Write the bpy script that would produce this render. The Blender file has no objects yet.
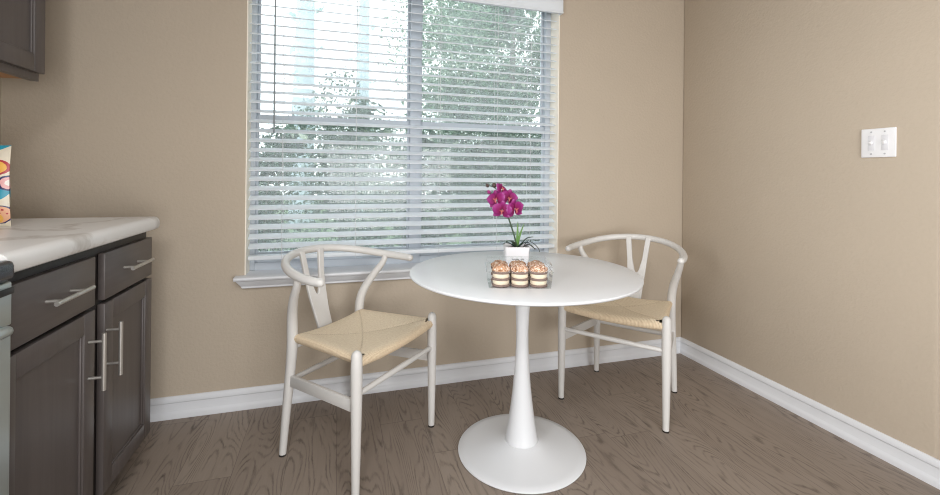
import bpy, bmesh, math, random
from mathutils import Vector, Matrix
random.seed(7)
PI = math.pi
scene = bpy.context.scene
COL = scene.collection

# ------------------------------------------------------------------ node helpers
class NT:
    def __init__(s, name):
        s.m = bpy.data.materials.new(name); s.m.use_nodes = True
        s.t = s.m.node_tree; s.t.nodes.clear()
        s.out = s.t.nodes.new('ShaderNodeOutputMaterial')
    def n(s, typ, **kw):
        nd = s.t.nodes.new(typ)
        for k, v in kw.items(): setattr(nd, k, v)
        return nd
    def l(s, a, b): s.t.links.new(a, b)
    def put(s, sock, v):
        if isinstance(v, bpy.types.NodeSocket): s.l(v, sock)
        else: sock.default_value = v
    def math(s, op, a, b=None, c=None, clamp=False):
        nd = s.n('ShaderNodeMath', operation=op, use_clamp=clamp)
        s.put(nd.inputs[0], a)
        if b is not None: s.put(nd.inputs[1], b)
        if c is not None: s.put(nd.inputs[2], c)
        return nd.outputs[0]
    def mix(s, f, a, b, blend='MIX'):
        nd = s.n('ShaderNodeMix', data_type='RGBA', blend_type=blend)
        s.put(nd.inputs[0], f)
        s.put(nd.inputs[6], a if isinstance(a, bpy.types.NodeSocket) else (*a[:3], 1))
        s.put(nd.inputs[7], b if isinstance(b, bpy.types.NodeSocket) else (*b[:3], 1))
        return nd.outputs[2]
    def obj(s): return s.n('ShaderNodeTexCoord').outputs['Object']
    def xyz(s, v):
        nd = s.n('ShaderNodeSeparateXYZ'); s.l(v, nd.inputs[0]); return nd.outputs
    def vec(s, x, y, z):
        nd = s.n('ShaderNodeCombineXYZ')
        for i, q in enumerate((x, y, z)): s.put(nd.inputs[i], q)
        return nd.outputs[0]
    def mapping(s, v, scale=(1, 1, 1), rot=(0, 0, 0), loc=(0, 0, 0)):
        nd = s.n('ShaderNodeMapping'); s.l(v, nd.inputs[0])
        nd.inputs['Scale'].default_value = scale; nd.inputs['Rotation'].default_value = rot
        nd.inputs['Location'].default_value = loc
        return nd.outputs[0]
    def noise(s, v, scale, detail=3, rough=.5, dist=0):
        nd = s.n('ShaderNodeTexNoise'); s.l(v, nd.inputs['Vector'])
        nd.inputs['Scale'].default_value = scale; nd.inputs['Detail'].default_value = detail
        nd.inputs['Roughness'].default_value = rough; nd.inputs['Distortion'].default_value = dist
        return nd.outputs[0]
    def ramp(s, f, stops):
        nd = s.n('ShaderNodeValToRGB'); s.l(f, nd.inputs[0]); e = nd.color_ramp.elements
        while len(e) < len(stops): e.new(.5)
        for i, (p, c) in enumerate(stops):
            e[i].position = p; e[i].color = (*c[:3], 1) if not isinstance(c, (int, float)) else (c, c, c, 1)
        return nd.outputs[0]
    def bump(s, h, strength=.3, dist=.01):
        nd = s.n('ShaderNodeBump'); s.l(h, nd.inputs['Height'])
        nd.inputs['Strength'].default_value = strength; nd.inputs['Distance'].default_value = dist
        return nd.outputs[0]
    def bsdf(s, color, rough=.5, metal=0, bump=None, spec=.5, **kw):
        b = s.n('ShaderNodeBsdfPrincipled')
        s.put(b.inputs['Base Color'], color if isinstance(color, bpy.types.NodeSocket) else (*color[:3], 1))
        s.put(b.inputs['Roughness'], rough); b.inputs['Metallic'].default_value = metal
        b.inputs['Specular IOR Level'].default_value = spec
        for k, v in kw.items(): s.put(b.inputs[k], v)
        if bump is not None: s.l(bump, b.inputs['Normal'])
        s.l(b.outputs[0], s.out.inputs[0]); return b

def srgb(r, g, b):
    f = lambda c: (c / 255 / 12.92) if c / 255 <= .04045 else ((c / 255 + .055) / 1.055) ** 2.4
    return (f(r), f(g), f(b))

M = {}
def simple(name, col, rough=.5, metal=0, var=.04, scale=12, spec=.5, bumps=0, bscale=150):
    t = NT(name); o = t.obj()
    f = t.noise(o, scale, 3)
    c = t.mix(f, tuple(max(0, q * (1 - var)) for q in col), tuple(min(1, q * (1 + var)) for q in col))
    bp = t.bump(t.noise(o, bscale, 2), bumps, .002) if bumps else None
    t.bsdf(c, rough, metal, bp, spec); M[name] = t.m; return t.m

# ------------------------------------------------------------------ materials
def wall_mat(name, col):
    t = NT(name); o = t.obj()
    f = t.noise(o, 2.2, 3); g = t.noise(o, 70, 3)
    c = t.mix(t.math('MULTIPLY_ADD', g, .4, t.math('MULTIPLY', f, .6)), tuple(q * .93 for q in col), tuple(q * 1.06 for q in col))
    t.bsdf(c, .75, 0, t.bump(t.noise(o, 70, 3, .6), .36, .005), .25); M[name] = t.m
wall_mat('wall_paint', srgb(185, 172, 155))
wall_mat('ceiling_paint', srgb(205, 201, 194))
simple('trim_white', srgb(218, 220, 224), .4, var=.02)
simple('jamb_cream', srgb(252, 244, 230), .6, var=.02)
simple('chair_white', srgb(210, 208, 205), .42, var=.03, scale=30, bumps=.08, bscale=90)
simple('table_white', srgb(222, 224, 227), .28, var=.012, scale=8)
def slat():
    t = NT('slat_white')
    b = t.n('ShaderNodeBsdfPrincipled'); b.inputs['Base Color'].default_value = (*srgb(246, 249, 252), 1); b.inputs['Roughness'].default_value = .4
    tl = t.n('ShaderNodeBsdfTranslucent'); tl.inputs[0].default_value = (.9, .95, 1, 1)
    mx = t.n('ShaderNodeMixShader'); t.put(mx.inputs[0], t.math('MULTIPLY_ADD', t.noise(t.obj(), 6, 2), .06, .30))
    t.l(b.outputs[0], mx.inputs[1]); t.l(tl.outputs[0], mx.inputs[2]); t.l(mx.outputs[0], t.out.inputs[0]); M['slat_white'] = t.m
slat()
simple('vinyl_frame', srgb(192, 199, 207), .45, var=.02)
simple('cord_white', srgb(215, 216, 218), .7, var=.02)
simple('wand_grey', srgb(140, 148, 152), .25, var=.02)
simple('plate_white', srgb(236, 236, 238), .3, var=.01)
simple('toggle_white', srgb(222, 222, 226), .3, var=.01)
simple('screw_grey', srgb(190, 190, 192), .35, .3, var=.02)
simple('dark_pad', srgb(38, 32, 28), .7, var=.1)
simple('toe_dark', srgb(30, 26, 25), .7, var=.1)
simple('black_glass', srgb(26, 34, 46), .22, var=.05)
simple('oven_steel', srgb(176, 186, 186), .3, .55, var=.03, scale=4)
simple('black_plastic', srgb(22, 22, 24), .35, var=.05)
simple('soil', srgb(60, 48, 36), .95, var=.5, scale=120, bumps=.6, bscale=200)
simple('pot_white', srgb(226, 224, 226), .35, var=.02)
simple('pot_print', srgb(140, 140, 144), .6, var=.05)
simple('stem_green', srgb(52, 74, 48), .5, var=.25, scale=40)
simple('leaf_green', srgb(34, 58, 46), .38, var=.35, scale=40)
simple('blade_green', srgb(92, 132, 62), .45, var=.25, scale=60)
simple('bud_brown', srgb(74, 58, 52), .5, var=.3, scale=60)
simple('bud_pink', srgb(150, 30, 110), .5, var=.3, scale=60)
simple('root_dark', srgb(62, 66, 62), .6, var=.3, scale=60)
simple('wafer', srgb(128, 108, 100), .85, var=.35, scale=160, bumps=.5, bscale=220)
simple('cream_filling', srgb(228, 214, 190), .6, var=.06, scale=90)
simple('seat_hollow', srgb(70, 52, 36), .9, var=.2)
simple('bark', srgb(96, 92, 86), .9, var=.3, scale=9, bumps=.5, bscale=30)
simple('hazy_bark', srgb(196, 210, 220), .9, var=.2, scale=5)  # haze over the far trunks is painted into this pale tone
simple('lawn', srgb(96, 120, 84), .95, var=.4, scale=6)

def nickel():
    t = NT('nickel'); o = t.obj()
    f = t.noise(t.mapping(o, (400, 400, 20)), 3, 2)
    t.bsdf(t.mix(f, srgb(176, 172, 166), srgb(206, 203, 198)), .33, .75); M['nickel'] = t.m
nickel()

def floor_mat():
    t = NT('floor_planks'); o = t.obj(); s = t.xyz(o); x, y = s[0], s[1]
    W = .183; L = 1.22
    u = t.math('DIVIDE', t.math('ADD', x, .05), W); i = t.math('FLOOR', u)
    wn = t.n('ShaderNodeTexWhiteNoise', noise_dimensions='1D'); t.l(i, wn.inputs['W'])
    yo = t.math('ADD', t.math('DIVIDE', y, L), wn.outputs['Value']); j = t.math('FLOOR', yo)
    wn2 = t.n('ShaderNodeTexWhiteNoise', noise_dimensions='2D')
    t.l(t.vec(i, j, 0), wn2.inputs['Vector']); r = wn2.outputs['Value']
    # cathedral grain: contour lines of a stretched smooth noise, different on each plank
    gv = t.vec(t.math('MULTIPLY_ADD', x, 5.5, t.math('MULTIPLY', r, 37)), t.math('MULTIPLY_ADD', y, .95, t.math('MULTIPLY', r, 91)), r)
    nz = t.noise(gv, 1.25, 1.5, .4)
    wob = t.noise(t.vec(t.math('MULTIPLY', x, 130), t.math('MULTIPLY', y, 26), r), 1.0, 3, .7)
    ph = t.math('MULTIPLY_ADD', wob, 1.5, t.math('MULTIPLY', nz, 74))
    sn = t.math('SINE', t.math('MULTIPLY', ph, 2.6))
    line = t.math('POWER', t.math('MULTIPLY_ADD', sn, .5, .5), 4.0)
    brk = t.noise(t.vec(t.math('MULTIPLY', x, 34), t.math('MULTIPLY', y, 5), 3.1), 1.0, 3, .6)
    line = t.math('MULTIPLY', line, t.math('MULTIPLY_ADD', brk, 2.6, -.95, clamp=True))
    streak = t.noise(t.vec(t.math('MULTIPLY', x, 190), t.math('MULTIPLY', y, 7), r), 1.0, 3, .65)
    base = t.mix(r, srgb(137, 124, 113), srgb(154, 141, 129))
    base = t.mix(t.math('MULTIPLY', streak, .55), base, srgb(108, 96, 87))
    big = t.noise(t.vec(t.math('MULTIPLY', x, 9), t.math('MULTIPLY', y, 1.3), r), 1.0, 2)
    base = t.mix(t.math('MULTIPLY', big, .35), base, srgb(166, 153, 141))
    c = t.mix(t.math('MULTIPLY', line, .8), base, srgb(58, 48, 42))
    fu = t.math('FRACT', u); fy = t.math('FRACT', yo)
    e1 = t.math('LESS_THAN', t.math('MINIMUM', fu, t.math('SUBTRACT', 1, fu)), .006)
    e2 = t.math('LESS_THAN', t.math('MINIMUM', fy, t.math('SUBTRACT', 1, fy)), .001)
    c = t.mix(t.math('MULTIPLY', t.math('MAXIMUM', e1, e2), .45), c, srgb(58, 48, 42))
    h = t.math('SUBTRACT', t.math('MULTIPLY', streak, .4), line)
    t.bsdf(c, .5, 0, t.bump(h, .15, .002), .35); M['floor_planks'] = t.m
floor_mat()

def dark_wood(name, vertical=True):
    t = NT(name); o = t.obj()
    sc = (60, 60, 3) if vertical else (60, 4, 60)
    f = t.noise(t.mapping(o, sc), 1.0, 4, .6)
    g = t.noise(o, 5, 2)
    c = t.mix(f, srgb(68, 61, 59), srgb(98, 90, 87))
    c = t.mix(t.math('MULTIPLY', g, .5), c, srgb(84, 80, 80))
    t.bsdf(c, .38, 0, t.bump(f, .06, .001), .5); M[name] = t.m
dark_wood('cabinet_wood'); dark_wood('cabinet_wood_h', False)
simple('cabinet_frame_shade', srgb(34, 29, 28), .5, var=.15, scale=20)  # near-black tone paints in the shade of the recess between the doors

def marble():
    t = NT('marble_laminate'); o = t.obj()
    v = t.mapping(o, (1.1, 1.0, 1), (0, 0, .5))
    d = t.noise(v, 3.2, 4, .55)
    nd = t.n('ShaderNodeMix', data_type='VECTOR'); nd.inputs[0].default_value = .35
    n1 = t.n('ShaderNodeTexNoise'); t.l(v, n1.inputs['Vector']); n1.inputs['Scale'].default_value = 3; n1.inputs['Detail'].default_value = 4
    t.l(v, nd.inputs[4]); t.l(n1.outputs['Color'], nd.inputs[5])
    w = t.noise(nd.outputs[1], 4.2, 5, .55)
    a = t.math('ABSOLUTE', t.math('SUBTRACT', w, .5))
    vein = t.math('SUBTRACT', 1, t.math('MULTIPLY', a, 16), clamp=True)
    c = t.mix(t.math('MULTIPLY', d, .5), srgb(232, 231, 230), srgb(206, 203, 200))
    c = t.mix(t.math('MULTIPLY', vein, .6), c, srgb(168, 160, 152))
    t.bsdf(c, .3, 0, None, .5); M['marble_laminate'] = t.m
marble()

def rush():
    t = NT('rush_cord'); o = t.obj(); s = t.xyz(o)
    x, y = s[0], s[1]
    hy = t.math('MULTIPLY_ADD', x, .132, .212)          # trapezoid half-width
    ax = t.math('ABSOLUTE', t.math('DIVIDE', t.math('SUBTRACT', x, .017), .19)); ay = t.math('ABSOLUTE', t.math('DIVIDE', y, hy))
    side = t.math('GREATER_THAN', ay, ax)              # 1: beside the side rails
    k = 2 * PI / .0058
    wx = t.math('MULTIPLY', x, k); wy = t.math('MULTIPLY', y, k)
    w = t.math('ADD', t.math('MULTIPLY', side, wx), t.math('MULTIPLY', t.math('SUBTRACT', 1, side), wy))
    wig = t.noise(o, 60, 2)
    sn = t.math('MULTIPLY_ADD', t.math('SINE', t.math('MULTIPLY_ADD', wig, 1.4, w)), .5, .5)
    seam = t.math('LESS_THAN', t.math('ABSOLUTE', t.math('SUBTRACT', ay, ax)), .022)
    per = t.noise(t.vec(t.math('MULTIPLY', x, 120), t.math('MULTIPLY', y, 120), 0), 1.0, 2)
    c = t.mix(sn, srgb(206, 184, 153), srgb(238, 222, 198))
    c = t.mix(t.math('MULTIPLY', t.math('MULTIPLY_ADD', per, 2.4, -.8, clamp=True), .7), c, srgb(242, 228, 202))
    edge = t.math('MULTIPLY', t.math('SUBTRACT', t.math('MAXIMUM', ax, ay), .9, clamp=True), 5, clamp=True)
    c = t.mix(t.math('MULTIPLY', edge, .45), c, srgb(212, 180, 138))
    c = t.mix(t.math('MULTIPLY', seam, .2), c, srgb(150, 124, 92))
    t.bsdf(c, .8, 0, t.bump(sn, .5, .003), .2); M['rush_cord'] = t.m
rush()

def petal():
    t = NT('petal'); o = t.obj(); s = t.xyz(o)
    r = t.math('SQRT', t.math('ADD', t.math('MULTIPLY', s[0], s[0]), t.math('MULTIPLY', s[2], s[2])))
    f = t.math('DIVIDE', r, .045, clamp=True)
    n = t.noise(o, 90, 3)
    f2 = t.math('MULTIPLY_ADD', n, .35, t.math('MULTIPLY', f, .8), clamp=True)
    c = t.ramp(f2, [(0, srgb(84, 6, 40)), (.35, srgb(122, 10, 70)), (.66, srgb(132, 22, 96)), (.88, srgb(152, 54, 126)), (1, srgb(190, 118, 170))])
    t.bsdf(c, .55, 0, None, .3); M['petal'] = t.m
petal()
simple('flower_throat', srgb(196, 104, 104), .5, var=.4, scale=120)

def crumb():
    t = NT('crumb_top'); o = t.obj()
    n = t.noise(o, 130, 4, .6)
    c = t.ramp(n, [(.32, srgb(120, 78, 56)), (.46, srgb(186, 138, 104)), (.58, srgb(214, 176, 148)), (.68, srgb(242, 234, 224))])
    t.bsdf(c, .85, 0, t.bump(n, .7, .004), .2); M['crumb_top'] = t.m
crumb()

def clear(name, tint, haze, refl=.8):
    t = NT(name)
    tr = t.n('ShaderNodeBsdfTransparent'); tr.inputs[0].default_value = (*tint, 1)
    gl = t.n('ShaderNodeBsdfGlossy'); gl.inputs['Roughness'].default_value = .04
    fr = t.n('ShaderNodeFresnel'); fr.inputs[0].default_value = 1.4
    mx = t.n('ShaderNodeMixShader'); t.l(t.math('MULTIPLY', fr.outputs[0], refl), mx.inputs[0]); t.l(tr.outputs[0], mx.inputs[1]); t.l(gl.outputs[0], mx.inputs[2])
    df = t.n('ShaderNodeBsdfTranslucent'); df.inputs[0].default_value = (.95, .97, 1, 1)
    m2 = t.n('ShaderNodeMixShader')
    nz = t.noise(t.obj(), 7, 3)
    t.l(t.math('MULTIPLY', t.math('MULTIPLY_ADD', nz, .6, .7), haze), m2.inputs[0])  # white translucent veil mixed in as bright haze over the view
    t.l(mx.outputs[0], m2.inputs[1]); t.l(df.outputs[0], m2.inputs[2])
    t.l(m2.outputs[0], t.out.inputs[0]); M[name] = t.m
clear('window_glass', (.955, .98, .985), .17)
clear('clear_plastic', (.99, .995, .995), .02, .45)

def foliage(name, a, b, hi):
    t = NT(name)
    g = t.n('ShaderNodeNewGeometry')
    r = g.outputs['Random Per Island']
    c = t.ramp(r, [(0, a), (.55, b), (.88, b), (.95, hi), (1, hi)])
    d = t.n('ShaderNodeBsdfDiffuse'); t.l(c, d.inputs[0])
    tl = t.n('ShaderNodeBsdfTranslucent'); t.l(c, tl.inputs[0])
    mx = t.n('ShaderNodeMixShader'); mx.inputs[0].default_value = .35
    t.l(d.outputs[0], mx.inputs[1]); t.l(tl.outputs[0], mx.inputs[2]); t.l(mx.outputs[0], t.out.inputs[0]); M[name] = t.m
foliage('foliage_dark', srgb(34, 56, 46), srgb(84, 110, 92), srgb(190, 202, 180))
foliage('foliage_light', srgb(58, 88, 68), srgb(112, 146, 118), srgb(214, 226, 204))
foliage('foliage_hazy', srgb(190, 210, 208), srgb(226, 238, 236), srgb(250, 252, 250))  # leaves of the far trunks, haze painted into their colour

def bag_mat():
    t = NT('bag_print'); o = t.obj(); s = t.xyz(o); x, z = s[0], s[2]
    n = t.noise(o, 55, 3)
    def disc(cx, cz, r):
        dx = t.math('SUBTRACT', x, cx); dz = t.math('SUBTRACT', z, cz)
        d = t.math('SQRT', t.math('ADD', t.math('MULTIPLY', dx, dx), t.math('MULTIPLY', dz, dz)))
        return t.math('LESS_THAN', t.math('MULTIPLY_ADD', n, .006, d), r)
    cream = t.mix(n, srgb(236, 226, 200), srgb(214, 206, 192))
    teal = srgb(38, 150, 176); navy = srgb(36, 40, 92); red = srgb(176, 54, 62); pink = srgb(232, 176, 176); yel = srgb(234, 180, 84); white = srgb(240, 236, 228)
    c = t.mix(t.math('GREATER_THAN', t.math('MULTIPLY_ADD', x, -.46, z), .2065), cream, teal)
    for k in range(3):   # the print repeats across the face of the bag
        ox = -.064 * k
        c = t.mix(disc(.056 + ox, .112, .036), c, teal)
        c = t.mix(disc(.090 + ox, .134, .027), c, navy)
        c = t.mix(disc(.091 + ox, .134, .022), c, pink)
        c = t.mix(disc(.092 + ox, .134, .014), c, white)
        c = t.mix(disc(.066 + ox, .182, .027), c, red)
        c = t.mix(disc(.065 + ox, .182, .022), c, yel)
        c = t.mix(disc(.070 + ox, .038, .032), c, navy)
        c = t.mix(disc(.069 + ox, .038, .029), c, srgb(232, 176, 140))
        c = t.mix(disc(.066 + ox, .026, .016), c, yel)
        for qx, qz in ((.078, .052), (.064, .058), (.086, .04), (.072, .042)): c = t.mix(disc(qx + ox, qz, .0055), c, red)
    t.bsdf(c, .35, 0, t.bump(t.noise(o, 30, 2), .3, .005)); M['bag_print'] = t.m
bag_mat()

# ------------------------------------------------------------------ mesh helpers
class MB:
    def __init__(s): s.b = bmesh.new()
    def box(s, x0, x1, y0, y1, z0, z1, bev=0, mat=None, seg=2):
        b2 = bmesh.new(); bmesh.ops.create_cube(b2, size=1)
        bmesh.ops.scale(b2, vec=(abs(x1 - x0), abs(y1 - y0), abs(z1 - z0)), verts=b2.verts)
        bmesh.ops.translate(b2, vec=((x0 + x1) / 2, (y0 + y1) / 2, (z0 + z1) / 2), verts=b2.verts)
        if bev: bmesh.ops.bevel(b2, geom=b2.edges[:], offset=bev, segments=seg, affect='EDGES', profile=.5)
        if mat: bmesh.ops.transform(b2, matrix=mat, verts=b2.verts)
        s.join(b2); return s
    def join(s, b2):
        me = bpy.data.meshes.new('tmp'); b2.to_mesh(me); b2.free(); s.b.from_mesh(me); bpy.data.meshes.remove(me)
    def tube(s, pts, rad, n=14, smooth=0, cap=True, flat=None, ref=None):
        """sweep: pts list of Vector, rad scalar/list; flat=(a,b) gives an elliptical section with `ref` as the b-axis"""
        pts = [Vector(p) for p in pts]
        rad = list(rad) if isinstance(rad, (list, tuple)) else [rad] * len(pts)
        if smooth: pts, rad = catmull(pts, rad, smooth)
        T = []
        for i in range(len(pts)):
            a = pts[max(0, i - 1)]; c = pts[min(len(pts) - 1, i + 1)]; T.append((c - a).normalized())
        up = Vector(ref) if ref else (Vector((0, 0, 1)) if abs(T[0].z) < .9 else Vector((1, 0, 0)))
        rings = []; nrm = None
        for i, p in enumerate(pts):
            base = up if (nrm is None or ref) else nrm
            nrm = (base - T[i] * base.dot(T[i])).normalized(); bi = T[i].cross(nrm)
            ka, kb = flat if flat else (1, 1)
            rings.append([s.b.verts.new(p + (nrm * math.cos(2 * PI * k / n) * kb + bi * math.sin(2 * PI * k / n) * ka) * rad[i]) for k in range(n)])
        for a, c in zip(rings, rings[1:]):
            for k in range(n): s.b.faces.new((a[k], a[(k + 1) % n], c[(k + 1) % n], c[k]))
        if cap: s.b.faces.new(rings[0][::-1]); s.b.faces.new(rings[-1])
        return s
    def lathe(s, prof, n=64, c=(0, 0, 0)):
        rings = []
        for r, z in prof:
            if r < 1e-6: rings.append([s.b.verts.new((c[0], c[1], c[2] + z))])
            else: rings.append([s.b.verts.new((c[0] + r * math.cos(2 * PI * k / n), c[1] + r * math.sin(2 * PI * k / n), c[2] + z)) for k in range(n)])
        for a, b in zip(rings, rings[1:]):
            for k in range(n):
                k2 = (k + 1) % n
                if len(a) == 1 and len(b) == 1: continue
                if len(a) == 1: s.b.faces.new((a[0], b[k2], b[k]))
                elif len(b) == 1: s.b.faces.new((a[k], a[k2], b[0]))
                else: s.b.faces.new((a[k], a[k2], b[k2], b[k]))
        return s
    def prism(s, poly, vfun, t0, t1):
        """poly: 2-D points; vfun(a,b,t) -> 3-D point"""
        A = [s.b.verts.new(vfun(a, b, t0)) for a, b in poly]; B = [s.b.verts.new(vfun(a, b, t1)) for a, b in poly]
        n = len(poly)
        s.b.faces.new(A[::-1]); s.b.faces.new(B)
        for i in range(n): s.b.faces.new((A[i], A[(i + 1) % n], B[(i + 1) % n], B[i]))
        return s
    def build(s, name, mat, parent=None, smooth=True, angle=40, loc=None):
        bmesh.ops.recalc_face_normals(s.b, faces=s.b.faces[:])
        me = bpy.data.meshes.new(name); s.b.to_mesh(me); s.b.free()
        me.materials.append(M[mat] if isinstance(mat, str) else mat)
        if smooth:
            for p in me.polygons: p.use_smooth = True
            try: me.set_sharp_from_angle(angle=math.radians(angle))
            except Exception: pass
        o = bpy.data.objects.new(name, me); COL.objects.link(o)
        if parent: o.parent = parent
        if loc: o.location = loc
        return o

def catmull(pts, rad, k):
    P, Rr = [], []
    n = len(pts)
    for i in range(n - 1):
        p0, p1, p2, p3 = pts[max(0, i - 1)], pts[i], pts[i + 1], pts[min(n - 1, i + 2)]
        for j in range(k):
            t = j / k; t2 = t * t; t3 = t2 * t
            P.append(.5 * ((2 * p1) + (p2 - p0) * t + (2 * p0 - 5 * p1 + 4 * p2 - p3) * t2 + (3 * p1 - p0 - 3 * p2 + p3) * t3))
            Rr.append(rad[i] * (1 - t) + rad[i + 1] * t)
    P.append(pts[-1]); Rr.append(rad[-1]); return P, Rr

def tag(o, label, cat, group=None, kind=None):
    o['label'] = label; o['category'] = cat
    if group: o['group'] = group
    if kind: o['kind'] = kind
    return o
def thing(name, label, cat, loc=(0, 0, 0), rz=0, group=None):
    o = bpy.data.objects.new(name, None); COL.objects.link(o); o.empty_display_size = .05
    o.location = loc; o.rotation_euler = (0, 0, rz); return tag(o, label, cat, group)
def struct(o, label, cat): return tag(o, label, cat, kind='structure')
def copy_tree(o, parent=None):
    c = o.copy(); COL.objects.link(c)
    if parent: c.parent = parent; c.matrix_parent_inverse = o.matrix_parent_inverse.copy()
    for ch in list(o.children): copy_tree(ch, c)
    return c

# ------------------------------------------------------------------ room shell
WX0, WX1, WZ0, WZ1 = -2.48, -.863, .60, 2.14        # window opening in the back wall
XL = -3.383; YR = -4.4; CH = 2.44; YE = -1.238
struct(MB().box(XL - .1, 2.2, YR - .1, .16, -.05, 0).build('floor', 'floor_planks', smooth=False), 'grey brown wood plank floor of the dining nook', 'floor')
struct(MB().box(XL - .1, 2.2, YR - .1, .16, CH, CH + .05).build('ceiling', 'ceiling_paint', smooth=False), 'off white ceiling above the dining nook', 'ceiling')
w = MB(); T = .16
w.box(XL - .1, WX0, 0, T, 0, CH).box(WX1, .12, 0, T, 0, CH).box(WX0, WX1, 0, T, 0, WZ0).box(WX0, WX1, 0, T, WZ1, CH)
struct(w.build('wall_back', 'wall_paint', smooth=False), 'beige painted wall holding the window', 'wall')
struct(MB().box(0, .12, YE, 0, 0, CH, .012).build('wall_right', 'wall_paint'), 'beige painted wall carrying the light switches', 'wall')
struct(MB().box(XL - .1, XL, YR, 0, 0, CH).build('wall_left', 'wall_paint', smooth=False), 'beige painted wall behind the kitchen cabinets', 'wall')
struct(MB().box(XL - .1, 2.2, YR - .1, YR, 0, CH).build('wall_front', 'wall_paint', smooth=False), 'beige painted wall opposite the window', 'wall')
struct(MB().box(2.1, 2.2, YR, 0, 0, CH).build('wall_hall', 'wall_paint', smooth=False), 'beige painted wall of the hall past the corner', 'wall')
struct(MB().box(.12, 2.1, -.1, 0, 0, CH).build('wall_hall_end', 'wall_paint', smooth=False), 'beige painted end wall of the hall', 'wall')

# baseboards (profile: shoe, recessed face, bead)
BP = [(0, 0), (.019, 0), (.019, .016), (.016, .024), (.0125, .029), (.011, .032), (.0095, .066), (.0125, .071), (.0125, .080), (.009, .088), (.004, .094), (0, .095)]
x0b = XL; 
m = MB().prism(BP, lambda a, b, t: (t, -a, b), XL, 0)
struct(m.build('baseboard_back', 'trim_white', angle=25), 'white moulded baseboard along the window wall', 'baseboard')
m = MB().prism(BP, lambda a, b, t: (-a, t, b), 0, YE - .019)
struct(m.build('baseboard_right', 'trim_white', angle=25), 'white moulded baseboard along the light switch wall', 'baseboard')

# jamb lining (returns of the opening)
j = MB()
j.box(WX0, WX0 + .004, .0005, .10, .619, WZ1).box(WX1 - .004, WX1, .0005, .10, .619, WZ1).box(WX0 + .004, WX1 - .004, .0005, .10, WZ1 - .004, WZ1)
struct(j.build('trim_1', 'jamb_cream', smooth=False), 'cream painted returns inside the window opening', 'trim')

# window sill: stool with nose and tapered apron
s = MB()
def stool(bm):
    prof = [(.10, .600), (.10, .618), (-.046, .618), (-.052, .614), (-.053, .606), (-.049, .601), (0, .600)]
    return bm
nose = [(.0, .598), (.0, .619), (-.045, .619), (-.051, .616), (-.053, .609), (-.050, .603), (-.044, .600)]
s.prism(nose, lambda a, b, t: (t, a, b), WX0 - .037, WX1 + .037)
s.box(WX0, WX1, 0, .10, .599, .619)
# apron, ends cut on a slant
ap = [(0, .598), (-.040, .600), (-.036, .592), (-.024, .578), (-.018, .570), (-.018, .563), (-.014, .560), (0, .560)]
L0 = [(s.b.verts.new((WX0 - .030 + (.600 - b) * .62 + .0, a, b))) for a, b in ap]
L1 = [(s.b.verts.new((WX1 + .030 - (.600 - b) * .62, a, b))) for a, b in ap]
s.b.faces.new(L0); s.b.faces.new(L1[::-1])
for i in range(len(ap)): s.b.faces.new((L0[i], L0[(i + 1) % len(ap)], L1[(i + 1) % len(ap)], L1[i]))
struct(s.build('trim_2', 'trim_white', angle=30), 'white window stool and apron below the blind', 'sill')

# window: two single-hung units side by side in one vinyl frame
win = bpy.data.objects.new('window_1', None); COL.objects.link(win); win.location = (0, 0, 0)
struct(win, 'wide double window with grey white vinyl frames', 'window')
f = MB(); FY0, FY1 = .10, .155
f.box(WX0, WX0 + .026, FY0, FY1, .619, WZ1, .003).box(WX1 - .036, WX1, FY0, FY1, .619, WZ1, .003)
f.box(-1.699, -1.641, FY0 - .006, FY1, .619, WZ1, .003)
for a, b in ((WX0 + .026, -1.699), (-1.641, WX1 - .036)): f.box(a, b, FY0, FY1, .619, .655).box(a, b, FY0, FY1, WZ1 - .03, WZ1)
f.build('frame', 'vinyl_frame', win)
for a, b in ((WX0 + .026, -1.699), (-1.641, WX1 - .036)):
    lo = MB()   # lower sash
    lo.box(a + .011, b - .011, .108, .13, 1.345, 1.383).box(a + .011, b - .011, .108, .13, .655, .705)
    lo.box(a, a + .011, .108, .13, .655, 1.383, .003).box(b - .011, b, .108, .13, .655, 1.383, .003)
    sash = lo.build('lower_sash', 'vinyl_frame', win)
    MB().box(a + .011, b - .011, .117, .121, .705, 1.345).build('pane', 'window_glass', sash, smooth=False)
    up = MB()
    up.box(a + .012, b - .012, .132, .152, 1.345, 1.38).box(a + .012, b - .012, .132, .152, WZ1 - .05, WZ1 - .03)
    up.box(a, a + .012, .132, .152, 1.345, WZ1 - .03, .003).box(b - .012, b, .132, .152, 1.345, WZ1 - .03, .003)
    sash = up.build('upper_sash', 'vinyl_frame', win)
    MB().box(a + .012, b - .012, .14, .144, 1.38, WZ1 - .05).build('pane', 'window_glass', sash, smooth=False)

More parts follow.
